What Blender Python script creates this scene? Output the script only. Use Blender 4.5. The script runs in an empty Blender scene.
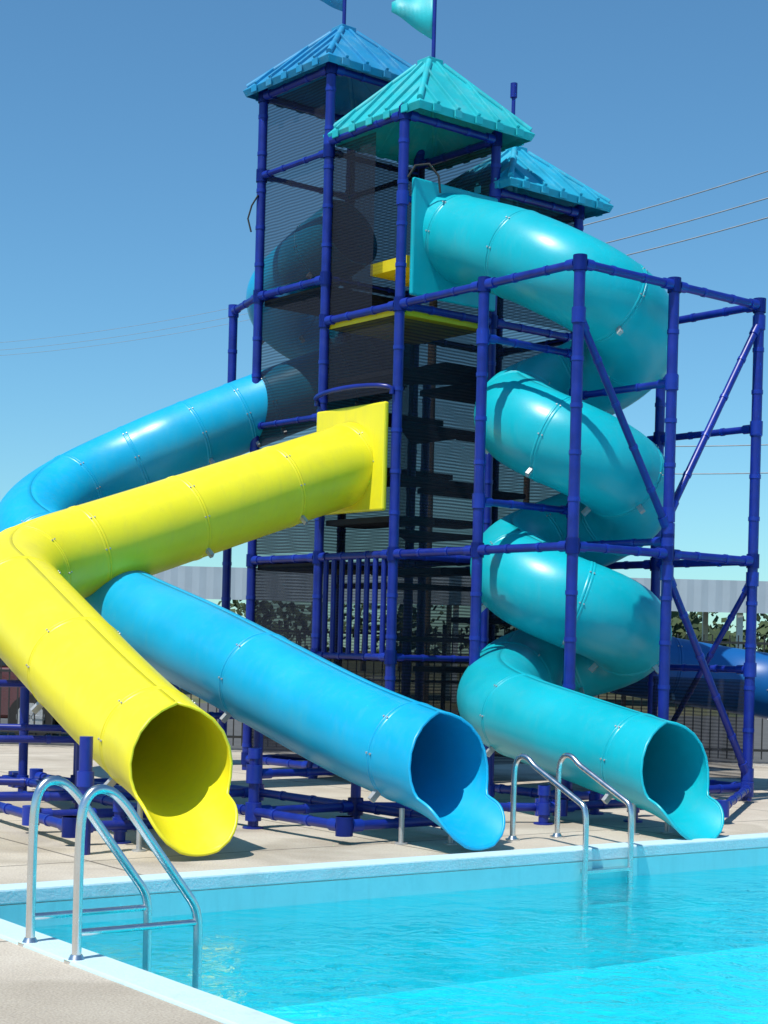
import bpy, math, random
import numpy as np
from mathutils import Vector, Matrix
random.seed(4)
scene=bpy.context.scene
COL=scene.collection
# ---------------------------------------------------------------- materials
def newmat(name):
    m=bpy.data.materials.new(name); m.use_nodes=True
    nt=m.node_tree
    b=nt.nodes['Principled BSDF']
    return m,nt,b
def mat(name,col,rough=.5,metal=0,var=.12,scale=4.0,bump=0.0,bscale=30,coat=0,dirt=None,streak=None):
    m,nt,b=newmat(name)
    N=nt.nodes;L=nt.links
    tc=N.new('ShaderNodeTexCoord')
    n=N.new('ShaderNodeTexNoise'); n.inputs['Scale'].default_value=scale; n.inputs['Detail'].default_value=4
    L.new(tc.outputs['Object'],n.inputs['Vector'])
    r=N.new('ShaderNodeValToRGB')
    r.color_ramp.elements[0].position=.3; r.color_ramp.elements[1].position=.7
    lo=[c*(1-var) for c in col]; hi=[min(1,c*(1+var)) for c in col]
    r.color_ramp.elements[0].color=(*lo,1); r.color_ramp.elements[1].color=(*hi,1)
    L.new(n.outputs['Fac'],r.inputs['Fac'])
    out=r.outputs['Color']
    for dd,sv in ((dirt,(1,1,1)),(streak,(1,1,.12))):
        if not dd: continue
        mp=N.new('ShaderNodeMapping'); mp.inputs['Scale'].default_value=sv; L.new(tc.outputs['Object'],mp.inputs['Vector'])
        n2=N.new('ShaderNodeTexNoise'); n2.inputs['Scale'].default_value=dd[1]; n2.inputs['Detail'].default_value=7; n2.inputs['Roughness'].default_value=.7
        L.new(mp.outputs['Vector'],n2.inputs['Vector'])
        r2=N.new('ShaderNodeValToRGB'); r2.color_ramp.elements[0].position=.5; r2.color_ramp.elements[1].position=.75
        r2.color_ramp.elements[0].color=(0,0,0,1); r2.color_ramp.elements[1].color=(dd[2],)*3+(1,)
        L.new(n2.outputs['Fac'],r2.inputs['Fac'])
        mx=N.new('ShaderNodeMixRGB'); L.new(r2.outputs['Color'],mx.inputs['Fac']); L.new(out,mx.inputs['Color1']); mx.inputs['Color2'].default_value=(*dd[0],1)
        out=mx.outputs['Color']
    L.new(out,b.inputs['Base Color'])
    mr=N.new('ShaderNodeMapRange'); mr.inputs['To Min'].default_value=max(.02,rough-.07); mr.inputs['To Max'].default_value=min(1,rough+.1)
    L.new(n.outputs['Fac'],mr.inputs['Value']); L.new(mr.outputs['Result'],b.inputs['Roughness'])
    b.inputs['Metallic'].default_value=metal
    if coat: b.inputs['Coat Weight'].default_value=coat; b.inputs['Coat Roughness'].default_value=.12
    if bump:
        n3=N.new('ShaderNodeTexNoise'); n3.inputs['Scale'].default_value=bscale; n3.inputs['Detail'].default_value=3
        L.new(tc.outputs['Object'],n3.inputs['Vector'])
        bp=N.new('ShaderNodeBump'); bp.inputs['Strength'].default_value=bump; bp.inputs['Distance'].default_value=.02
        L.new(n3.outputs['Fac'],bp.inputs['Height']); L.new(bp.outputs['Normal'],b.inputs['Normal'])
    return m
M_yel=mat('yellow_plastic',(.86,.755,.020),.36,var=.05,scale=1.5,bump=.15,bscale=3,dirt=((.60,.54,.07),2.5,.25),streak=((.55,.5,.1),16,.22))
M_blu=mat('blue_plastic',(.003,.39,.67),.34,var=.09,scale=1.5,bump=.15,bscale=3,dirt=((.05,.42,.60),2.5,.4),streak=((.10,.42,.56),16,.22))
M_tea=mat('teal_plastic',(.003,.42,.50),.32,var=.09,scale=1.5,bump=.15,bscale=3,dirt=((.05,.40,.44),2.5,.4),streak=((.09,.42,.46),16,.22))
M_blu_shaded=mat('blue_plastic_shaded',(.003,.10,.33),.4,var=.09,scale=1.5)  # blue plastic darkened to navy, so the rear slide's shade is in its colour
M_post=mat('blue_powdercoat',(.005,.018,.23),.36,var=.2,scale=6,dirt=((.03,.05,.25),5,.4))
M_collar=mat('blue_clamp',(.007,.027,.29),.34,var=.15,scale=6)
M_rooft=mat('roof_teal',(.01,.44,.49),.5,var=.12,scale=3,dirt=((.2,.5,.5),4,.5),streak=((.05,.3,.33),10,.4))
M_roofb=mat('roof_blue',(.01,.24,.47),.5,var=.12,scale=3,dirt=((.15,.38,.5),4,.5),streak=((.03,.16,.3),10,.4))
M_roofc=mat('roof_cyan',(.01,.36,.54),.5,var=.12,scale=3,dirt=((.2,.48,.55),4,.5),streak=((.04,.25,.36),10,.4))
M_steel=mat('stainless_steel',(.72,.72,.72),.24,1,var=.05,scale=12)
M_galv=mat('galvanised_bracket',(.5,.5,.5),.45,.6,var=.1,scale=20)
M_dark=mat('black_deck',(.015,.015,.02),.7,var=.3,scale=5)
M_rubber=mat('rubber',(.02,.02,.02),.8)
M_deckyel=mat('yellow_platform',(.7,.56,.01),.5,var=.1)
M_cope=mat('coping_paint',(.54,.72,.76),.55,var=.06,scale=3,bump=.2,bscale=60,dirt=((.36,.45,.43),3,.6))
M_pwall=mat('pool_wall_paint',(.24,.70,.75),.55,var=.07,scale=2,dirt=((.16,.56,.62),2,.6),streak=((.16,.52,.56),7,.4))
M_pfloor=mat('pool_floor_paint',(.07,.74,.82),.6,var=.16,scale=1.1,dirt=((.2,.84,.88),1.5,.8))  # the dirt term here only adds paler mottling to the floor paint
M_fence=mat('fence_black',(.02,.02,.02),.5)
M_grey=mat('corrugated_grey',(.40,.47,.53),.55,var=.06,scale=1,streak=((.3,.34,.37),1.5,.5))
M_asph=mat('asphalt',(.09,.088,.082),.85,var=.2,scale=3)
M_wood=mat('pole_wood',(.12,.08,.05),.85)
M_red=mat('car_maroon',(.10,.015,.015),.25,var=.05,coat=1)
M_glass=mat('car_glass',(.02,.025,.03),.06,var=.05)
M_wire=mat('wire_grey',(.3,.33,.36),.6)
M_trunk=mat('bark',(.08,.06,.04),.9)

def concrete():
    m,nt,b=newmat('concrete_deck_material'); N=nt.nodes;L=nt.links
    tc=N.new('ShaderNodeTexCoord')
    mp=N.new('ShaderNodeMapping'); mp.inputs['Rotation'].default_value=(0,0,math.radians(-36.5)); L.new(tc.outputs['Object'],mp.inputs['Vector'])
    n=N.new('ShaderNodeTexNoise'); n.inputs['Scale'].default_value=1.1; n.inputs['Detail'].default_value=10; n.inputs['Roughness'].default_value=.65
    L.new(mp.outputs['Vector'],n.inputs['Vector'])
    r=N.new('ShaderNodeValToRGB'); r.color_ramp.elements[0].position=.3; r.color_ramp.elements[1].position=.72
    r.color_ramp.elements[0].color=(.44,.38,.30,1); r.color_ramp.elements[1].color=(.60,.54,.44,1)
    L.new(n.outputs['Fac'],r.inputs['Fac'])
    n2=N.new('ShaderNodeTexNoise'); n2.inputs['Scale'].default_value=90; n2.inputs['Detail'].default_value=4; L.new(mp.outputs['Vector'],n2.inputs['Vector'])
    mx=N.new('ShaderNodeMixRGB'); mx.blend_type='OVERLAY'; mx.inputs['Fac'].default_value=.6
    L.new(r.outputs['Color'],mx.inputs['Color1']); L.new(n2.outputs['Fac'],mx.inputs['Color2'])
    br=N.new('ShaderNodeTexBrick'); br.offset=0; br.inputs['Scale'].default_value=1
    br.inputs['Brick Width'].default_value=2.4; br.inputs['Row Height'].default_value=2.4; br.inputs['Mortar Size'].default_value=.012
    br.inputs['Color1'].default_value=(1,1,1,1); br.inputs['Color2'].default_value=(.93,.93,.93,1); br.inputs['Mortar'].default_value=(.35,.35,.35,1)
    L.new(mp.outputs['Vector'],br.inputs['Vector'])
    m2=N.new('ShaderNodeMixRGB'); m2.blend_type='MULTIPLY'; m2.inputs['Fac'].default_value=1
    L.new(mx.outputs['Color'],m2.inputs['Color1']); L.new(br.outputs['Color'],m2.inputs['Color2'])
    n4=N.new('ShaderNodeTexNoise'); n4.inputs['Scale'].default_value=.55; n4.inputs['Detail'].default_value=8; n4.inputs['Distortion'].default_value=1.2; L.new(mp.outputs['Vector'],n4.inputs['Vector'])
    r4=N.new('ShaderNodeValToRGB'); r4.color_ramp.elements[0].position=.52; r4.color_ramp.elements[1].position=.6; r4.color_ramp.elements[0].color=(1,1,1,1); r4.color_ramp.elements[1].color=(.82,.81,.79,1)
    L.new(n4.outputs['Fac'],r4.inputs['Fac'])
    m3=N.new('ShaderNodeMixRGB'); m3.blend_type='MULTIPLY'; m3.inputs['Fac'].default_value=1
    L.new(m2.outputs['Color'],m3.inputs['Color1']); L.new(r4.outputs['Color'],m3.inputs['Color2'])
    L.new(m3.outputs['Color'],b.inputs['Base Color']); b.inputs['Roughness'].default_value=.85
    bp=N.new('ShaderNodeBump'); bp.inputs['Strength'].default_value=.4; bp.inputs['Distance'].default_value=.01
    L.new(n2.outputs['Fac'],bp.inputs['Height']); L.new(bp.outputs['Normal'],b.inputs['Normal'])
    return m
M_conc=concrete()
def grassmat(name,c0,c1,s):
    m,nt,b=newmat(name); N=nt.nodes;L=nt.links
    tc=N.new('ShaderNodeTexCoord'); n=N.new('ShaderNodeTexNoise'); n.inputs['Scale'].default_value=s; n.inputs['Detail'].default_value=10
    L.new(tc.outputs['Object'],n.inputs['Vector'])
    r=N.new('ShaderNodeValToRGB'); r.color_ramp.elements[0].position=.35; r.color_ramp.elements[1].position=.65
    r.color_ramp.elements[0].color=(*c0,1); r.color_ramp.elements[1].color=(*c1,1)
    L.new(n.outputs['Fac'],r.inputs['Fac']); L.new(r.outputs['Color'],b.inputs['Base Color']); b.inputs['Roughness'].default_value=.95
    return m
M_grass=grassmat('dry_grass',(.06,.085,.03),(.16,.14,.07),.35)
M_leaf=grassmat('foliage_mat',(.02,.04,.015),(.07,.10,.04),.6)
def netmat(name='shade_mesh',lo=.52,hi=.78,scale=9):
    m=bpy.data.materials.new(name); m.use_nodes=True; nt=m.node_tree;N=nt.nodes;L=nt.links
    N.clear(); out=N.new('ShaderNodeOutputMaterial')
    tr=N.new('ShaderNodeBsdfTransparent'); d=N.new('ShaderNodeBsdfDiffuse'); d.inputs['Color'].default_value=(.024,.028,.040,1)
    mx=N.new('ShaderNodeMixShader')
    tc=N.new('ShaderNodeTexCoord'); w=N.new('ShaderNodeTexWave'); w.bands_direction='Z'; w.inputs['Scale'].default_value=scale; w.inputs['Distortion'].default_value=2.0; w.inputs['Detail'].default_value=1; w.inputs['Detail Scale'].default_value=.4
    L.new(tc.outputs['Object'],w.inputs['Vector'])
    mr=N.new('ShaderNodeMapRange'); mr.inputs['To Min'].default_value=lo; mr.inputs['To Max'].default_value=hi
    L.new(w.outputs['Fac'],mr.inputs['Value']); L.new(mr.outputs['Result'],mx.inputs['Fac'])
    L.new(tr.outputs[0],mx.inputs[1]); L.new(d.outputs[0],mx.inputs[2]); L.new(mx.outputs[0],out.inputs['Surface'])
    return m
M_net=netmat(); 
def watermat():
    m=bpy.data.materials.new('pool_water'); m.use_nodes=True; nt=m.node_tree;N=nt.nodes;L=nt.links
    N.clear(); out=N.new('ShaderNodeOutputMaterial')
    tr=N.new('ShaderNodeBsdfTransparent'); tr.inputs['Color'].default_value=(.36,.95,.99,1)
    rf=N.new('ShaderNodeBsdfRefraction'); rf.inputs['Color'].default_value=(.36,.95,.99,1); rf.inputs['IOR'].default_value=1.06; rf.inputs['Roughness'].default_value=.0
    g=N.new('ShaderNodeBsdfGlossy'); g.inputs['Roughness'].default_value=.03; g.inputs['Color'].default_value=(1,1,1,1)
    fr=N.new('ShaderNodeFresnel'); fr.inputs['IOR'].default_value=1.30
    tc=N.new('ShaderNodeTexCoord')
    n=N.new('ShaderNodeTexNoise'); n.inputs['Scale'].default_value=1.6; n.inputs['Detail'].default_value=3; n.inputs['Distortion'].default_value=.8
    n2=N.new('ShaderNodeTexNoise'); n2.inputs['Scale'].default_value=5; n2.inputs['Detail'].default_value=4; n2.inputs['Distortion'].default_value=1.0
    L.new(tc.outputs['Object'],n.inputs['Vector']); L.new(tc.outputs['Object'],n2.inputs['Vector'])
    b1=N.new('ShaderNodeBump'); b1.inputs['Strength'].default_value=.3; b1.inputs['Distance'].default_value=.15
    b2=N.new('ShaderNodeBump'); b2.inputs['Strength'].default_value=.5; b2.inputs['Distance'].default_value=.055
    L.new(n.outputs['Fac'],b1.inputs['Height']); L.new(n2.outputs['Fac'],b2.inputs['Height']); L.new(b1.outputs['Normal'],b2.inputs['Normal'])
    for q in (g,fr,rf): L.new(b2.outputs['Normal'],q.inputs['Normal'])
    m0=N.new('ShaderNodeMixShader'); m0.inputs['Fac'].default_value=.30; L.new(tr.outputs[0],m0.inputs[1]); L.new(rf.outputs[0],m0.inputs[2])
    mx=N.new('ShaderNodeMixShader'); L.new(fr.outputs[0],mx.inputs['Fac']); L.new(m0.outputs[0],mx.inputs[1]); L.new(g.outputs[0],mx.inputs[2])
    L.new(mx.outputs[0],out.inputs['Surface'])
    return m
M_water=watermat()

# ---------------------------------------------------------------- mesh helpers
def empty(name):
    e=bpy.data.objects.new(name,None); COL.objects.link(e); e.empty_display_size=.2; return e
class MB:
    def __init__(s): s.v=[];s.f=[];s.sm=[];s._ls=None
    def add(s,vs,fs,smooth=False):
        o=len(s.v); s.v+= [tuple(p) for p in vs]; s.f+=[tuple(i+o for i in f) for f in fs]; s.sm+=[smooth]*len(fs)
    def cyl(s,p,q,r,n=14,r2=None,cap=True):
        p=Vector(p);q=Vector(q);d=(q-p)
        if d.length<1e-6:return
        d.normalize(); a=d.orthogonal().normalized(); b=d.cross(a); r2=r if r2 is None else r2
        vs=[];
        for c,rr in((p,r),(q,r2)):
            for k in range(n):
                t=2*math.pi*k/n; vs.append(c+(a*math.cos(t)+b*math.sin(t))*rr)
        s.add(vs,[(k,(k+1)%n,n+(k+1)%n,n+k) for k in range(n)],True)
        if cap: s.add(vs,[tuple(range(n-1,-1,-1)),tuple(range(n,2*n))],False)
    def box(s,c,x,y,z):
        c=Vector(c);x=Vector(x);y=Vector(y);z=Vector(z)
        vs=[c+x*a+y*b+z*d for a in(-1,1) for b in(-1,1) for d in(-1,1)]
        s.add(vs,[(0,1,3,2),(4,6,7,5),(0,4,5,1),(2,3,7,6),(0,2,6,4),(1,5,7,3)])
    def sweep(s,pts,rad,n=14,smooth=True,cap=True):
        P=[Vector(p) for p in pts]; m=len(P); rings=[]; s._ls=None
        for i in range(m):
            t=(P[min(i+1,m-1)]-P[max(i-1,0)]).normalized()
            if s._ls is None: side=t.orthogonal().normalized()
            else: side=(s._ls-t*s._ls.dot(t)).normalized()
            s._ls=side
            u=side.cross(t)
            r=rad[i] if hasattr(rad,'__len__') else rad
            rings.append([P[i]+(side*math.cos(2*math.pi*k/n)+u*math.sin(2*math.pi*k/n))*r for k in range(n)])
        s._ls=None
        vs=[p for R in rings for p in R]
        fs=[(i*n+k,i*n+(k+1)%n,(i+1)*n+(k+1)%n,(i+1)*n+k) for i in range(m-1) for k in range(n)]
        s.add(vs,fs,smooth)
        if cap: s.add(vs,[tuple(range(n-1,-1,-1)),tuple(range((m-1)*n,m*n))],False)
    def build(s,name,m,parent=None,bevel=0,solid=0):
        me=bpy.data.meshes.new(name); me.from_pydata(s.v,[],s.f); me.update()
        me.polygons.foreach_set('use_smooth',s.sm)
        me.materials.append(m)
        o=bpy.data.objects.new(name,me); COL.objects.link(o)
        if parent: o.parent=parent
        if bevel:
            b=o.modifiers.new('bev','BEVEL'); b.width=bevel; b.segments=2; b.limit_method='ANGLE'
        if solid:
            b=o.modifiers.new('sol','SOLIDIFY'); b.thickness=solid; b.offset=0
        return o

# ---------------------------------------------------------------- grid of the slide tower
A=math.radians(39); MOD=1.27
Rv=Vector((math.cos(A),math.sin(A),0)); Lv=Vector((-math.sin(A),math.cos(A),0))
O=Vector((1.668,14.8,0))
def G(i,j,z=0): return O+Lv*(MOD*i)+Rv*(MOD*j)+Vector((0,0,z))

tower=empty('water_slide_tower')
posts=MB(); collars=MB()
PR=.052
def collar(p,d,w=.035,r=None):
    d=Vector(d).normalized(); p=Vector(p); r=r or PR+.009
    collars.cyl(p-d*w,p+d*w,r,14)
def post(i,j,z1,z0=0):
    posts.cyl(G(i,j,z0),G(i,j,z1),PR,16)
    z=z0+.28
    while z<z1-.1:
        collar(G(i,j,z),(0,0,1),.02,PR+.006); z+=.42
    posts.cyl(G(i,j,z1),G(i,j,z1+.03),PR+.004,16,r2=PR*.6)
def beam(a,b,r=.040,col=True):
    a=Vector(a);b=Vector(b); posts.cyl(a,b,r,14)
    d=(b-a).normalized(); n=max(1,int((b-a).length/.42))
    if col:
        for k in range(1,n): collar(a+(b-a)*k/n,d,.018,r+.006)
        for e,sg in((a,1),(b,-1)):
            collar(e+d*sg*(PR+.05),d,.05,r+.011)
            collar(e,(0,0,1),.07,PR+.012)
def B(i0,j0,i1,j1,z,r=.040): beam(G(i0,j0,z),G(i1,j1,z),r)
H1=7.73;H2=6.94;H3=6.38;HU=4.92;HL=2.38
for (i,j,h) in [(4,0,H1),(3,0,H1),(4,1,H1),(3,1,H1),(2,0,H2),(2,1,H2),(3,2,H3),(2,2,H3),(1,0,HU),(0,0,HU),(0,1,HU),(0,2,HU),(1,2,HU),(4.7,.2,5.4),(1,1,5.0),(4,2,4.9)]:
    post(i,j,h)
for z in (HU,):
    for a in [(3,0,2,0),(2,0,1,0),(1,0,0,0),(0,0,0,1),(0,1,0,2),(0,2,1,2),(1,2,2,2),(2,0,2,1),(3,1,2,1),(3,0,3,1),(3,2,2,2),(2,1,2,2),(3,1,3,2)]: B(*a,z)
for a in [(4,0,3,0),(3,0,3,1),(4,0,4,1),(4,1,3,1),(4,0,4.7,.2)]: B(*a,5.38)
for a in [(4,0,3,0),(3,0,3,1),(4,0,4,1),(4,1,3,1)]: B(*a,H1-.08); B(*a,6.75,.03)
for a in [(2,0,3,0),(2,0,2,1),(2,1,3,1)]: B(*a,H2-.08)
for a in [(2,0,2,1),(2,1,3,1)]: B(*a,6.0,.03)
for a in [(2,2,3,2),(2,1,2,2),(3,1,3,2)]: B(*a,H3-.06)
for a in [(4,0,3,0),(3,0,2,0),(2,0,1,0),(1,0,0,0),(0,0,0,1),(0,1,0,2),(0,2,1,2),(1,2,2,2),(3,1,2,1),(4,1,3,1),(4,0,4,1),(4,1,4,2),(3,2,4,2),(2,0,2,1),(2,1,2,2)]: B(*a,HL)
for a in [(4,0,3,0),(3,0,2,0),(2,0,1,0),(1,0,0,0),(0,0,0,1),(0,1,0,2),(0,2,1,2),(1,2,2,2),(4,0,4,1),(2,0,2,1)]: B(*a,.13)
B(4,0,3,0,3.9,.032)
hp=[G(3,-.06,4.0)]+[G(3-.5+.5*math.cos(math.pi*k/10),-.06-.1*math.sin(math.pi*k/10),4.06+.05*math.sin(math.pi*k/10)) for k in range(11)]+[G(2,-.06,4.0)]
posts.sweep(hp,.026,10)
for z in (3.7,1.3): B(2,1,2,2,z,.035); B(1,2,2,2,z,.035); B(0,2,1,2,z,.035)
for z in (4.0,2.5): beam(G(0,1,z),G(1,1,z),.035)
for z in (4.42,2.85): beam(G(1,0,z),G(1,1,z),.035)
beam(G(0,0,4.45),G(0,1,2.6),.036); beam(G(0,1,2.75),G(0,2,4.75),.036); beam(G(0,1,2.2),G(0,2,.25),.036)
beam(G(1,2,2.6),G(2,2,4.6),.036); beam(G(0,2,2.2),G(1,2,.3),.03)
for k in range(1,9):
    p=G(3-k/9,0,0); posts.cyl(p+Vector((0,0,1.35)),p+Vector((0,0,2.36)),.03,10)
B(3,0,2,0,1.33,.035); B(3,0,2,0,.75,.03); B(2,0,2,1,1.33,.03); B(4,0,3,0,1.33,.03)
def frame_leg(x,y,z,r=.042): posts.cyl((x,y,0),(x,y,z),r,14); collar((x,y,z-.04),(0,0,1),.04,r+.01); collar((x,y,.13),(0,0,1),.05,r+.012); posts.cyl((x,y,0),(x,y,.012),r+.04,16)
def deckrail(p,q,z=.13):
    beam((p[0],p[1],z),(q[0],q[1],z),.036)
base=Vector((.42,11.8,0))
def BL(t,o): v=base+Lv*t+Rv*o; return (v.x,v.y)
for o in (-.5,.5): deckrail(BL(.45,o),BL(5.2,o))
for t in (.45,1.6,3.0,4.4): deckrail(BL(t,-.5),BL(t,.5))
for t,z in ((1.6,.62),(3.0,1.0),(4.4,1.3)):
    for o in (-.5,.5): frame_leg(*BL(t,o),z)
    a=BL(t,-.5);b=BL(t,.5); beam((a[0],a[1],z-.2),(b[0],b[1],z-.2),.03)
base2=Vector((-1.342,11.0,0)); d2=Vector((-2.25,3.63,0)).normalized(); n2v=Vector((d2.y,-d2.x,0))
def YL(t,o): v=base2+d2*t+n2v*o; return (v.x,v.y)
for o in (-.48,.48): deckrail(YL(.7,o),YL(4.6,o))
for t in (.7,1.5,3.0,4.5): deckrail(YL(t,-.48),YL(t,.48))
for t,z in ((3.0,1.35),(4.4,1.75)):
    for o in (-.48,.48): frame_leg(*YL(t,o),z)
    a=YL(t,-.48);b=YL(t,.48); beam((a[0],a[1],z-.3),(b[0],b[1],z-.3),.03)
frame_leg(*YL(.75,-.1),.3)
p_=Vector((-1.95,10.9,0)); posts.cyl(p_,p_+Vector((0,0,.78)),.045,14); collar(p_+Vector((0,0,.5)),(0,0,1),.05,.058)
deckrail((-3.6,13.2),BL(3.0,-.5)); deckrail((-4.2,14.8),BL(4.4,-.5)); deckrail((-3.4,13.0),(-5.6,12.9)); deckrail((-4.2,14.8),(-6.5,14.6),.13)
beam((-3.6,13.2,.6),(*BL(3.0,-.5),.6),.03); beam((-4.2,14.8,.62),(*BL(4.4,-.5),.62),.03); beam((-3.4,13.0,.45),(-5.6,12.9,.45),.03)
deckrail(BL(1.6,.5),(1.5,13.75)); deckrail((1.5,13.75),(2.3,14.5)); deckrail((2.9,14.0),(3.6,16.2)); deckrail((1.35,13.7),(1.668,14.8))
for x,y,z in ((1.35,13.6,.32),(2.15,14.0,.3),(1.0,15.2,.6),(1.9,14.6,.4)): frame_leg(x,y,z)
posts.build('posts_and_beams',M_post,tower); collars.build('clamps',M_collar,tower)
gl=MB()
for x,y,z in ((.16,11.95,.26),(.52,12.0,.26),(-1.62,11.15,.34),(2.0,13.0,.25),(2.3,13.2,.22)):
    gl.cyl((x,y,0),(x,y,z),.02,10); gl.cyl((x,y,0),(x,y,.01),.05,12)
gl.build('mouth_stands',M_galv,tower)

# platforms / stairs
dk=MB()
def plate(i0,i1,j0,j1,z,t=.03,mb=dk,e=.05):
    c=G((i0+i1)/2,(j0+j1)/2,z); mb.box(c,Lv*((i1-i0)*MOD/2-e),Rv*((j1-j0)*MOD/2-e),(0,0,t))
for (i0,i1,j0,j1,z) in [(3,4,0,1,5.3),(2,3,1,2,4.3),(2,2.5,1,2,3.75),(2.5,3,1,2,3.2),(2,3,0,.5,2.75),(2,3,.5,1,2.25),(2,2.5,1,2,1.75),(2.5,3,1,2,1.2),(2,3,0,1,.65),(3,4,1,2,1.3),(3,4,0,1,2.3),(2.5,3,0,1,3.9),(2,2.5,.5,1.2,4.4),(3,4,0,1,.7),(3,3.5,1,2,2.9),(3.5,4,1,2,3.5)]:
    plate(i0,i1,j0,j1,z)
for k,z in enumerate([1.5,2.05,2.6,3.15,3.7,4.25]):
    a=G(2.06,.08 if k%2 else .92,z); b=G(2.9,.08 if k%2 else .92,z); c=G(2.06,.95 if k%2 else .05,z)
    dk.add([a,b,c,a+Vector((0,0,.05)),b+Vector((0,0,.05)),c+Vector((0,0,.05))],[(0,1,2),(3,5,4),(0,3,4,1),(1,4,5,2),(2,5,3,0)])
dk.build('step_decks',M_dark,tower)
yp=MB(); plate(2,3,0,1,4.87,.035,yp,.03); plate(2,2.6,.4,1,5.35,.03,yp); yp.box(G(2.35,.35,5.42),Lv*.3,Rv*.25,(0,0,.06)); yp.build('yellow_platform',M_deckyel,tower)
nt_=MB()
def net(i0,j0,i1,j1,z0,z1,off=.0):
    a=G(i0,j0,z0);b=G(i1,j1,z0);c=G(i1,j1,z1);d=G(i0,j0,z1); nt_.add([a,b,c,d],[(0,1,2,3)])
net(4,.03,3,.03,5.45,7.6); net(4,.03,3,.03,2.45,5.3); net(4,.03,3,.03,.2,2.3)
net(3,.97,4,.97,.2,7.6); net(3.97,0,3.97,1,.2,3.4)
net(3,.03,2.4,.03,4.97,6.8); net(2,.97,3,.97,4.97,6.8); net(2.97,0,2.97,1,2.45,6.8)
net(3,.03,2,.03,4.05,4.85); net(3,.05,2,.05,.2,1.3)
net(2.03,0,2.03,1,.2,4.8); net(2.97,1,2.97,2,.2,H3-.1); net(2,1.97,3,1.97,.2,H3-.1); net(2.03,1,2.03,2,.2,4.8); net(2.03,1,2.03,2,5.0,H3-.1)
net(1.9,1.97,1,1.97,.2,1.25); net(1,1.97,0,1.97,.2,1.2)
nt_.build('shade_mesh_panels',M_net,tower)
cb=MB()
q0=G(2,0,6.2)
cb.sweep([q0+Vector((.05,-.05,0)),q0+Vector((.12,-.05,.12)),q0+Vector((.26,-.05,.14)),q0+Vector((.36,-.05,.02)),q0+Vector((.38,-.05,-.15))],.012,8)
q0=G(4,0,6.4)
cb.sweep([q0+Vector((-.03,-.05,.12)),q0+Vector((-.10,-.05,.0)),q0+Vector((-.14,-.05,-.15)),q0+Vector((-.10,-.05,-.3))],.01,8)
cb.build('cables',M_rubber,tower)
def panel(mb,i0,j0,i1,j1,z0,z1,nrm,t=.025,cuth=.2):
    c=(G(i0,j0,z0)+G(i1,j1,z1))/2; x=(G(i1,j1,0)-G(i0,j0,0))/2
    mb.box(c,x,nrm*t,(0,0,(z1-z0)/2))
py=MB(); panel(py,2.04,-.07,2.96,-.07,2.82,3.93,Rv,.03); py.build('yellow_entrance_panel',M_yel,tower,bevel=.02)
pt=MB(); panel(pt,1.95,.06,1.95,.98,5.02,6.22,Lv,.025); pt.build('teal_entrance_panel',M_tea,tower,bevel=.02)
def roof(ci,cj,z0,z1,m,name,w=.635+.2,sh=0):
    mb=MB(); C=G(ci,cj,0)+Rv*sh*.7-Lv*sh*.7
    def P(a,b,z): return C+Lv*a+Rv*b+Vector((0,0,z))
    w2=.10; zt=z1-.06
    prof=[(w-.02,z0-.07),(w+.01,z0),(w-.03,z0+.04),(w2,zt),(w2,z1)]
    vs=[];
    for (r,z) in prof: vs+=[P(-r,-r,z),P(r,-r,z),P(r,r,z),P(-r,r,z)]
    fs=[]
    for k in range(len(prof)-1):
        for q in range(4): fs.append((k*4+q,k*4+(q+1)%4,(k+1)*4+(q+1)%4,(k+1)*4+q))
    n=len(prof)-1; fs.append((n*4,n*4+1,n*4+2,n*4+3))
    mb.add(vs,fs)
    wa=w-.03; za=z0+.04
    for q in range(4):
        ang=q*math.pi/2; dx=Lv*math.cos(ang)+Rv*math.sin(ang); dy=Lv*(-math.sin(ang))+Rv*math.cos(ang)
        sl=Vector(dx*(w2-wa)+Vector((0,0,zt-za)))
        nrm=sl.cross(dy).normalized(); 
        if nrm.z<0: nrm=-nrm
        for o in (-.72,-.36,0,.36,.72):
            off=o*wa; f=(wa-abs(off))/(wa-w2); f=min(1,f)
            if f<.05: continue
            s=C+dx*(wa+.03)+dy*off+Vector((0,0,za-.025)); e=C+dx*wa+dy*off+Vector((0,0,za))+sl*f
            c=(s+e)/2+nrm*.012; mb.box(c,(e-s)/2,dy*.02,nrm*.018)
        a=P(*( [(wa,wa),(-wa,wa),(-wa,-wa),(wa,-wa)][q] ),za); b=P(*([(w2,w2),(-w2,w2),(-w2,-w2),(w2,-w2)][q]),zt)
        mb.cyl(a,b,.034,10)
        for k in range(5):
            o=(-.72+.36*k)*w; c=C+dx*(w+.01)+dy*o+Vector((0,0,z0-.03)); mb.box(c,dx*.01,dy*.05,(0,0,.04))
    mb.build(name,m,tower,bevel=.006)
roof(2.5,.5,6.92,7.72,M_rooft,'teal_roof',.80,.17)
roof(3.5,.5,7.72,8.42,M_roofb,'blue_roof',.80,.0)
roof(2.5,1.5,6.40,7.05,M_roofc,'cyan_roof',.78,.17)
fp=MB()
c1=G(2.5,.5,0)+Vector((.2,-.02,0)); c2=G(3.5,.5,0); c3=G(2.5,1.5,0)+Vector((.14,0,0))
fp.cyl(c1+Vector((0,0,7.7)),c1+Vector((0,0,8.6)),.022,10); fp.cyl(c2+Vector((0,0,8.4)),c2+Vector((0,0,9.2)),.022,10); fp.cyl(c3+Vector((0,0,7)),c3+Vector((0,0,7.75)),.022,10)
fp.cyl(c3+Vector((0,0,7.62)),c3+Vector((0,0,7.78)),.04,10)
fp.build('flagpoles',M_post,tower)
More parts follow.
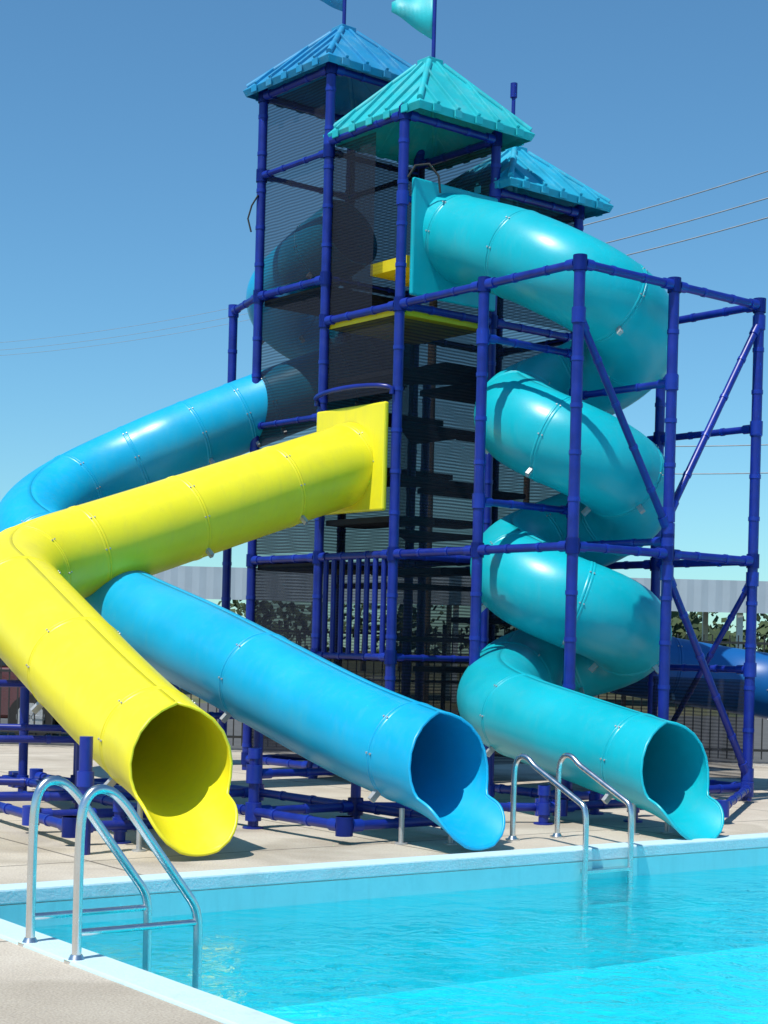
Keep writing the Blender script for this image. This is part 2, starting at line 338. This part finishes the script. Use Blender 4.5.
def flag(c,pts,m,name):
    mb=MB(); n=10; vs=[]
    (x0,zb0,zt0),(x1,zb1,zt1)=pts
    for k in range(n+1):
        t=k/n; x=x0+(x1-x0)*t; y=.05*math.sin(t*6)*t
        vs+=[c+Vector((x,y,zb0+(zb1-zb0)*t)),c+Vector((x,y+.015,zt0+(zt1-zt0)*t))]
    mb.add(vs,[(2*k,2*k+2,2*k+3,2*k+1) for k in range(n)],True); mb.build(name,m,tower,solid=.006)
flag(c1,[(0,7.93,8.5),(-.46,8.22,8.33)],M_rooft,'pennant_teal'); flag(c2,[(0,8.60,9.1),(-.34,8.74,8.95)],M_roofb,'pennant_blue')

# ---------------------------------------------------------------- slides
def fillet(pts,rads,step=.05):
    out=[Vector(pts[0])]
    for k in range(1,len(pts)-1):
        p0,p1,p2=Vector(pts[k-1]),Vector(pts[k]),Vector(pts[k+1]); a=(p0-p1).normalized(); b=(p2-p1).normalized()
        th=a.angle(b); r=rads[k-1]; d=r/math.tan(th/2); s=p1+a*d; e=p1+b*d; c=p1+(a+b).normalized()*(r/math.sin(th/2))
        vs=s-c; ve=e-c; tot=vs.angle(ve); sg=1 if vs.cross(ve)>0 else -1
        n=max(4,int(tot*r/step)); 
        for q in range(n+1):
            t=sg*tot*q/n; out.append(c+Vector((vs.x*math.cos(t)-vs.y*math.sin(t),vs.x*math.sin(t)+vs.y*math.cos(t))))
    out.append(Vector(pts[-1])); return out
def resample(xy,zk,step=.05,sm=9):
    P=np.array([[p[0],p[1]] for p in xy]); s=np.concatenate([[0],np.cumsum(np.hypot(*np.diff(P,axis=0).T))])
    T=s[-1]; n=int(T/step); q=np.linspace(0,T,n+1); x=np.interp(q,s,P[:,0]); y=np.interp(q,s,P[:,1])
    ks=np.array([k[0] for k in zk])*T; z=np.interp(q,ks,[k[1] for k in zk])
    def smooth(a,sm):
        pad=np.concatenate([2*a[0]-a[sm:0:-1],a,2*a[-1]-a[-2:-sm-2:-1]]); ker=np.ones(2*sm+1)/(2*sm+1); return np.convolve(pad,ker,'valid')
    z=smooth(smooth(z,sm),sm); x=smooth(x,2); y=smooth(y,2)
    return [Vector((a,b,c)) for a,b,c in zip(x,y,z)]
def slide(name,path,rad,m,seams,lip=.5,brk=True,n=48):
    root=empty(name); mb=MB(); N=len(path)
    def frame(i):
        t=(path[min(i+1,N-1)]-path[max(i-1,0)]).normalized(); side=t.cross(Vector((0,0,1))).normalized(); return t,side,side.cross(t)
    rr=[rad(i/(N-1)) for i in range(N)] if callable(rad) else [rad]*N
    rings=[]
    def ring(c,side,u,r,hr=math.pi):
        return [c+(side*math.sin(a)-u*math.cos(a))*r for a in [hr*(-1+2*k/n) for k in range(n+1)]]
    for i in range(N):
        t,sd,u=frame(i); rings.append(ring(path[i],sd,u,rr[i]))
    if lip:
        t,sd,u=frame(N-1); m_=22
        for k in range(1,m_+1):
            f=k/m_; e=min(1,f*2.1); e=e*e*(3-2*e); hr=math.radians(180-118*e)
            if f>.6: hr*=math.sqrt(max(.0,1-((f-.6)/.41)**2))*.85+.15
            c=path[-1]+t*lip*f-Vector((0,0,.10*f*f)); rings.append(ring(c,sd,u,rr[-1]*(1+.02*f),hr))
    W=n+1; vs=[p for R in rings for p in R]
    mb.add(vs,[(i*W+k,(i+1)*W+k,(i+1)*W+k+1,i*W+k+1) for i in range(len(rings)-1) for k in range(n)],True)
    mb.build('tube_shell',m,root,solid=.014)
    fl=MB(); bk=MB(); cum=[0]
    for i in range(1,N): cum.append(cum[-1]+(path[i]-path[i-1]).length)
    def at(s): return min(range(N),key=lambda q:abs(cum[q]-s))
    for s in seams:
        i=at(s*cum[-1]); t,sd,u=frame(i); c=path[i]; r=rr[i]
        for sgn in (-1,1):
            prof=[(.003,r-.002),(.004,r+.010),(.010,r+.013),(.026,r+.009),(.036,r+.001)]
            vs=[]; 
            for (a,q) in prof: vs+=ring(c+t*a*sgn,sd,u,q)
            ff=[(k*W+b,(k+1)*W+b,(k+1)*W+b+1,k*W+b+1) for k in range(len(prof)-1) for b in range(n)]
            if sgn<0: ff=[tuple(reversed(f)) for f in ff]
            fl.add(vs,ff,True)
        if brk:
            for ang in (40,-40,90,-90,135,-135):
                a=math.radians(ang); d=sd*math.sin(a)-u*math.cos(a)
                if abs(ang)==40:
                    bk.box(c+d*(r+.045),t*.018,sd*math.cos(a)*.025+u*math.sin(a)*.025,d*.05)
                else:
                    for sg in (-1,1): bk.cyl(c+d*(r+.005)+t*sg*.02,c+d*(r+.02)+t*sg*.02,.008,8)
    fl.build('joint_flanges',m,root)
    if bk.v: bk.build('bolts_and_brackets',M_galv,root)
    if lip:
        rim=MB(); e1=[R[0] for R in rings[N-1:]]; e2=[R[-1] for R in rings[N-1:]]; last=rings[-1]
        pts=e1+last[1:-1:3]+e2[::-1]
        rim.sweep(pts,.012,8,cap=False); rim.build('mouth_rim',m,root)
    return root
def taper(r0,r1,f0,f1):
    def g(f):
        e=min(1,max(0,(f-f0)/(f1-f0))); return r0+(r1-r0)*e
    return g
pxy=fillet([(-.33,17.27),(-3.55,14.66),(-1.43,11.15)],[1.0])
py_=resample(pxy,[(0,3.37),(.38,2.30),(.55,1.85),(.8,1.15),(.93,.80),(1,.66)])
slide('tube_slide',py_,taper(.41,.365,.6,1),M_yel,[.012,.13,.27,.40,.49,.60,.78,.965],lip=.62)
hc=Vector((-.74,19.8)); hr_=.62
pts=[(-.50,18.6),(-.9,19.0)]
for k in range(0,41):
    a=math.radians(205)-math.radians(285)*k/40
    pts.append((hc.x+hr_*math.cos(a),hc.y+hr_*math.sin(a)))
arc=[(-2.62+1.12*math.cos(math.radians(a)),17.45+1.12*math.sin(math.radians(a))) for a in range(85,220,5)]
pts+=[(-1.1,19.12),(-1.7,18.98)]+arc+[(.36,11.92)]
def chai(p,n=2):
    for _ in range(n):
        q=[p[0]]
        for a,b in zip(p[:-1],p[1:]): q+=[(a[0]*.75+b[0]*.25,a[1]*.75+b[1]*.25),(a[0]*.25+b[0]*.75,a[1]*.25+b[1]*.75)]
        q.append(p[-1]); p=q
    return p
P=np.array(chai(pts,2)); sA=np.concatenate([[0],np.cumsum(np.hypot(*np.diff(P,axis=0).T))]); Ls=sA[-1]
qq=np.linspace(0,Ls,900); P=np.stack([np.interp(qq,sA,P[:,0]),np.interp(qq,sA,P[:,1])],1); sA=qq
pb=[tuple(p) for p in P]
def s_of(x,y,lo=0):
    d=(P[:,0]-x)**2+(P[:,1]-y)**2; d[:int(lo*900)]=99; return float(sA[np.argmin(d)]/Ls)
sx=s_of(-1.7,18.98,.3); s0=s_of(-1.15,19.12,.25) ; sb=s_of(-2.9,18.5,.3); sy=s_of(-3.74,17.4,.3); sz=s_of(-2.59,15.5,.3); sw=s_of(-1.6,14.29,.3)
s0=min(s0,sx-.02)
pbl=resample(pb,[(0,6.1),(s0,4.32),(sx,4.05),(sb,3.45),(sy,2.6),(sz,1.73),(sw,1.38),(.95,.74),(1,.61)],sm=10)
slide('tube_slide',pbl,taper(.40,.365,.7,1),M_blu,[.03,.12,.2,.28,.36,sx-.02,.5*(sx+sb),sb,.5*(sb+sy),sy*.6+sz*.4,sz-.02,.5*(sw+1)-.04,.985],lip=.62)
C=Vector((G(1,1).x,G(1,1).y)); hR=.575
pts=[(G(2.05,.5).x,G(2.05,.5).y)]; zs=[5.74]
for t in (1.8,1.5,1.25): p=G(t,.52); pts.append((p.x,p.y)); zs.append(5.74-(2.05-t)*.42)
ka=[219,270,630,990,1250]; kz=[5.27,4.98,3.38,1.88,1.10]
na=0
for a in range(225,1252,6):
    r=hR; ar=math.radians(a); pts.append((C.x+r*math.cos(ar),C.y+r*math.sin(ar))); zs.append(float(np.interp(a,ka,kz))); na+=1
lead=[(1.16,16.1),(1.07,15.4),(1.15,14.75),(1.45,14.15),(1.82,13.6),(2.2,13.05)]
pts+=lead; zs+=[1.03,.96,.87,.77,.65,.54]
Pn=np.array(pts); s=np.concatenate([[0],np.cumsum(np.hypot(*np.diff(Pn,axis=0).T))]); s/=s[-1]
pc=resample(chai(pts,2),[(float(a),z) for a,z in zip(s,zs)],sm=6)
seams=[.012,.07]; sh=float(s[4]); se=float(s[4+na-1])
for k in range(1,13): seams.append(sh+(se-sh)*k/13)
seams+=[se+(1-se)*.08,se+(1-se)*.55,.985]
slide('spiral_tube_slide',pc,taper(.435,.36,se-.03,se+.15),M_tea,seams,lip=.55)
pr=resample(fillet([(2.6,18.4),(4.6,18.9),(5.2,14.6)],[.9]),[(0,1.35),(.5,.95),(1,.5)])
slide('tube_slide',pr,.36,M_blu_shaded,[.1,.35,.6,.8,.97])

# ---------------------------------------------------------------- pool and deck
PA=math.radians(36.5); pR=Vector((math.cos(PA),math.sin(PA),0)); pL=Vector((-math.sin(PA),math.cos(PA),0)); PC=Vector((-2.396,8.94,0))
def Q(p,q,z=0): return PC+pR*p+pL*q+Vector((0,0,z))
def ring_sheet(name,inner,outer,z,m):
    (a0,b0,a1,b1)=inner;(c0,d0,c1,d1)=outer; mb=MB()
    v=[Q(a0,b0,z),Q(a1,b0,z),Q(a1,b1,z),Q(a0,b1,z),Q(c0,d0,z),Q(c1,d0,z),Q(c1,d1,z),Q(c0,d1,z)]
    mb.add(v,[(4,5,1,0),(5,6,2,1),(6,7,3,2),(7,4,0,3)]); return mb.build(name,m)
PW,PH=28,15
cw=.20
ring_sheet('pool_deck',(-cw,-PH-cw,PW+cw,cw),(-14,-24,34,13),0,M_conc)
ring_sheet('ground',(-14,-24,34,13),(-1500,-1500,1500,1500),-.004,M_grass)
pool=empty('swimming_pool')
mb=MB()
for a in ((-cw,0,PW+cw,cw),(-cw,-PH-cw,PW+cw,-PH),(-cw,-PH,0,0),(PW,-PH,PW+cw,0)):
    a0,b0,a1,b1=a; mb.box(Q((a0+a1)/2,(b0+b1)/2,-.03),pR*((a1-a0)/2),pL*((b1-b0)/2),(0,0,.045))
mb.build('coping',M_cope,pool,bevel=.012)
mb=MB(); D=-.84
w=[Q(0,-PH),Q(PW,-PH),Q(PW,0),Q(0,0)]
for k in range(4):
    a=w[k];b=w[(k+1)%4]; mb.add([a+Vector((0,0,-.075)),b+Vector((0,0,-.075)),b+Vector((0,0,D)),a+Vector((0,0,D))],[(0,1,2,3)])
mb.build('pool_walls',M_pwall,pool)
mb=MB(); mb.add([p+Vector((0,0,D)) for p in w],[(0,1,2,3)]); mb.build('pool_floor',M_pfloor,pool)
mb=MB(); mb.add([p+Vector((0,0,-.21)) for p in w],[(0,1,2,3)]); mb.build('water',M_water)
def ladder(b1,into,along,sep,d,top,bend,bottom,bars,name='pool_ladder'):
    root=empty(name); mb=MB(); fl=MB(); b1=Vector(b1); into=Vector(into).normalized(); along=Vector(along).normalized()
    for k in (0,1):
        b=b1+along*sep*k
        prof=[(0,0),(.0,top*.72),(.012,top*.9),(.05,top*.98),(.10,top),(.16,top*.975)]
        sx=.22; n=8
        for q in range(n+1):
            t=q/n; prof.append((sx+(d-.03-sx)*t, top*.90+(bend-top*.90)*t))
        prof+=[(d-.01,bend-.05),(d,bend-.12),(d,bottom)]
        pts=[b+into*x+Vector((0,0,z)) for x,z in prof]
        for _ in range(2):
            qn=[pts[0]]
            for a,c in zip(pts[:-1],pts[1:]): qn+=[a*.75+c*.25,a*.25+c*.75]
            qn.append(pts[-1]); pts=qn
        mb.sweep(pts,.0215,14)
        fl.cyl(b,b+Vector((0,0,.012)),.055,20); fl.cyl(b+Vector((0,0,.012)),b+Vector((0,0,.035)),.038,20,r2=.026)
        for z in bars: mb.cyl(b+Vector((0,0,z)),b+into*d+Vector((0,0,z)),.016,12)
    z=-.14 if not bars else -.3
    a=b1+into*d; c=a+along*sep
    while z>bottom:
        m_=(a+c)/2+Vector((0,0,z)); fl.box(m_-into*.02,along*(sep/2),into*.045,(0,0,.014)); z-=.25
    mb.build('rails',M_steel,root); fl.build('treads_and_flanges',M_steel,root,bevel=.003); return root
ladder((-1.595,7.6,0),pR,-pL,.48,.61,.76,.22,-.75,[.13])
ladder((1.0,12.37,0),-pL,pR,.45,.79,.64,.33,-.62,[])

# ---------------------------------------------------------------- surroundings
fence=empty('metal_fence'); mb=MB()
y=21.9; x0,x1=-16,18
x=x0
while x<x1:
    mb.box((x,y,.9),(.008,0,0),(0,.008,0),(0,0,.82)); x+=.115
for z in (.2,1.0,1.62): mb.box(((x0+x1)/2,y,z),((x1-x0)/2,0,0),(0,.018,0),(0,0,.016))
x=x0
while x<=x1: mb.box((x,y+.03,.88),(.03,0,0),(0,.03,0),(0,0,.88)); x+=2.4
mb.build('pickets_and_rails',M_fence,fence)
mb=MB(); mb.add([(-60,22.3,.004),(60,22.3,.004),(60,40,.004),(-60,40,.004)],[(0,1,2,3)]); mb.build('parking_lot',M_asph)
# open-sided shelter with a pale corrugated fascia
bl=empty('open_shelter'); mb=MB()
n=320; xs=[-30+64*k/n for k in range(n+1)]; vs=[]
for k,x in enumerate(xs):
    yy=46+(.02 if k%2 else 0); vs+=[(x,yy,2.7),(x,yy,3.6)]
mb.add(vs,[(2*k,2*k+2,2*k+3,2*k+1) for k in range(n)])
mb.add([(-30,46.03,3.6),(34,46.03,3.6),(34,52,3.8),(-30,52,3.8)],[(0,1,2,3)])
mb.build('corrugated_fascia',M_grey,bl)
mb=MB()
for x in range(-30,35,4): mb.box((x,46.5,1.5),(.08,0,0),(0,.08,0),(0,0,1.5)); mb.box((x,51.5,1.88),(.08,0,0),(0,.08,0),(0,0,1.88))
mb.build('columns',M_galv,bl)
tr=empty('tree_line'); mb=MB(); tk=MB()
spots=[(random.uniform(-70,75),random.uniform(105,135),random.uniform(3.2,6.0)) for k in range(60)]
spots+=[(random.uniform(9,20),random.uniform(60,75),random.uniform(2.4,3.6)) for k in range(9)]
for cx,cy,h in spots:
    tk.cyl((cx,cy,0),(cx,cy,h*.6),.2,8,r2=.08)
    for q in range(170):
        a=random.random()*6.28; rr=random.random()**.5*h*.55; z=h*(.2+.8*random.random()**.8)
        rr*=math.sqrt(max(.1,1-((z/h-.5)/.55)**2))
        p=Vector((cx+rr*math.cos(a),cy+rr*math.sin(a),z)); s_=random.uniform(.12,.34)
        u=Vector((random.gauss(0,1),random.gauss(0,1),random.gauss(0,1))).normalized(); v=u.orthogonal().normalized()
        mb.add([p+u*s_,p+v*s_,p-u*s_,p-v*s_],[(0,1,2,3)])
mb.build('foliage',M_leaf,tr); tk.build('trunks',M_trunk,tr)
car=empty('parked_car'); CX,CY,CZ=-6.3,24.1,0
def carpt(x,y,z): return Vector((CX+x,CY+y,CZ+z))
body=MB(); low=[(-2.2,.3),(-2.27,.55),(-2.18,.8),(-1.25,.95),(1.6,1.05),(2.12,.98),(2.26,.7),(2.2,.3)]
def extr(mb,pr,w0,w1=None):
    w1=w1 or w0; n=len(pr); zmax=max(p[1] for p in pr); zmin=min(p[1] for p in pr)
    wz=lambda z: w0+(w1-w0)*(z-zmin)/(zmax-zmin)
    vs=[carpt(x,-wz(z),z) for x,z in pr]+[carpt(x,wz(z),z) for x,z in pr]
    mb.add(vs,[tuple(range(n)),tuple(range(2*n-1,n-1,-1))]+[(k,n+k,n+(k+1)%n,(k+1)%n) for k in range(n)])
extr(body,low,.86,.82); body.build('body',M_red,car,bevel=.05)
cab=MB(); extr(cab,[(-1.25,.95),(-.7,1.36),(-.1,1.46),(.8,1.44),(1.55,1.05)],.78,.6); cab.build('glasshouse',M_glass,car,bevel=.03)
rf=MB(); extr(rf,[(-.72,1.40),(-.1,1.49),(.8,1.47),(.82,1.43),(-.1,1.45)],.62,.6)
for x,z,x2,z2 in ((-1.25,.96,-.72,1.4),(.3,1.0,.25,1.45),(1.52,1.06,.82,1.45)):
    for sg in (-1,1): rf.cyl(carpt(x,.8*sg,z),carpt(x2,.63*sg,z2),.035,8)
rf.build('roof_and_pillars',M_red,car)
wh=MB(); hb=MB()
for x in (-1.4,1.35):
    for sg in (-1,1):
        wh.cyl(carpt(x,sg*.68,.33),carpt(x,sg*.88,.33),.32,28); hb.cyl(carpt(x,sg*.87,.33),carpt(x,sg*.895,.33),.2,20)
        for k in range(5):
            a=k*2*math.pi/5; hb.box(carpt(x+.1*math.cos(a),sg*.9,.33+.1*math.sin(a)),(.09*math.cos(a),0,.09*math.sin(a)),(0,.008,0),(-.02*math.sin(a),0,.02*math.cos(a)))
wh.build('tyres',M_rubber,car); hb.build('wheels',M_galv,car)
def upole(x,y,h):
    r=empty('utility_pole'); mb=MB(); mb.cyl((x,y,0),(x,y,h),.16,12,r2=.11); mb.box((x,y-.15,h-.35),(1.1,0,0),(0,.05,0),(0,0,.06)); mb.build('pole',M_wood,r)
    ins=MB()
    for dx in (-1,0,1): ins.cyl((x+dx,y-.15,h-.3),(x+dx,y-.15,h-.1),.05,8)
    ins.build('insulators',M_grey,r)
pA=(1.1,45);pB=(11.5,26.5);pC=(-20,66)
upole(pA[0],pA[1],12.3);upole(pB[0],pB[1],11.6);upole(pC[0],pC[1],13.2)
upole(5.2,62,9.4);upole(24,54,9.8)
wr=empty('power_lines'); mb=MB()
def wire(a,b,sag=.5,r=.014):
    pts=[]; 
    for k in range(25):
        t=k/24; pts.append((a[0]+(b[0]-a[0])*t,a[1]+(b[1]-a[1])*t,a[2]+(b[2]-a[2])*t-sag*4*t*(1-t)))
    mb.sweep(pts,r,6)
for dz,dx in ((0,-1),(-.55,0),(-.95,1)):
    wire((pA[0],pA[1],12.1+dz),(pB[0],pB[1],11.4+dz),.35); wire((pC[0],pC[1],13.0+dz*.5),(pA[0],pA[1],12.1+dz*.5),.6,.006)
wire((5.2,62,9.3),(24,54,9.6),.4,.02); wire((5.2,62,8.3),(24,54,8.6),.4,.02)
mb.build('wires',M_wire,wr)

# ---------------------------------------------------------------- light, sky, camera
Sd=Vector((-.30,-.36,.88)).normalized()
el=math.asin(Sd.z); az=math.atan2(Sd.x,Sd.y)
wd=bpy.data.worlds.new('World'); scene.world=wd; wd.use_nodes=True
N=wd.node_tree.nodes; WL=wd.node_tree.links; bg=N['Background']; sk=N.new('ShaderNodeTexSky'); sk.sky_type='NISHITA'; sk.sun_disc=False
sk.sun_elevation=el; sk.sun_rotation=az; sk.air_density=1.0; sk.dust_density=.25; sk.ozone_density=1.5
tint=N.new('ShaderNodeMixRGB'); tint.blend_type='MULTIPLY'; tint.inputs['Fac'].default_value=1; tint.inputs['Color2'].default_value=(.58,.98,1.14,1)
WL.new(sk.outputs[0],tint.inputs['Color1']); WL.new(tint.outputs[0],bg.inputs['Color']); bg.inputs['Strength'].default_value=.12
sl=bpy.data.lights.new('sun','SUN'); sl.energy=5.0; sl.angle=math.radians(.5); sl.color=(1,.96,.90)
so=bpy.data.objects.new('sun',sl); COL.objects.link(so); so.rotation_mode='QUATERNION'; so.rotation_quaternion=Sd.to_track_quat('Z','Y')
cam=bpy.data.cameras.new('camera'); co=bpy.data.objects.new('camera',cam); COL.objects.link(co); scene.camera=co
cam.lens=58; cam.sensor_width=36; cam.shift_y=.135; cam.clip_end=5000; cam.clip_start=.1
co.matrix_world=Matrix.Translation((0,0,1.4))@Matrix.Rotation(math.radians(90),4,'X')@Matrix.Rotation(math.atan(.026),4,'Z')
scene.view_settings.view_transform='Standard'; scene.view_settings.look='None'; scene.view_settings.exposure=0
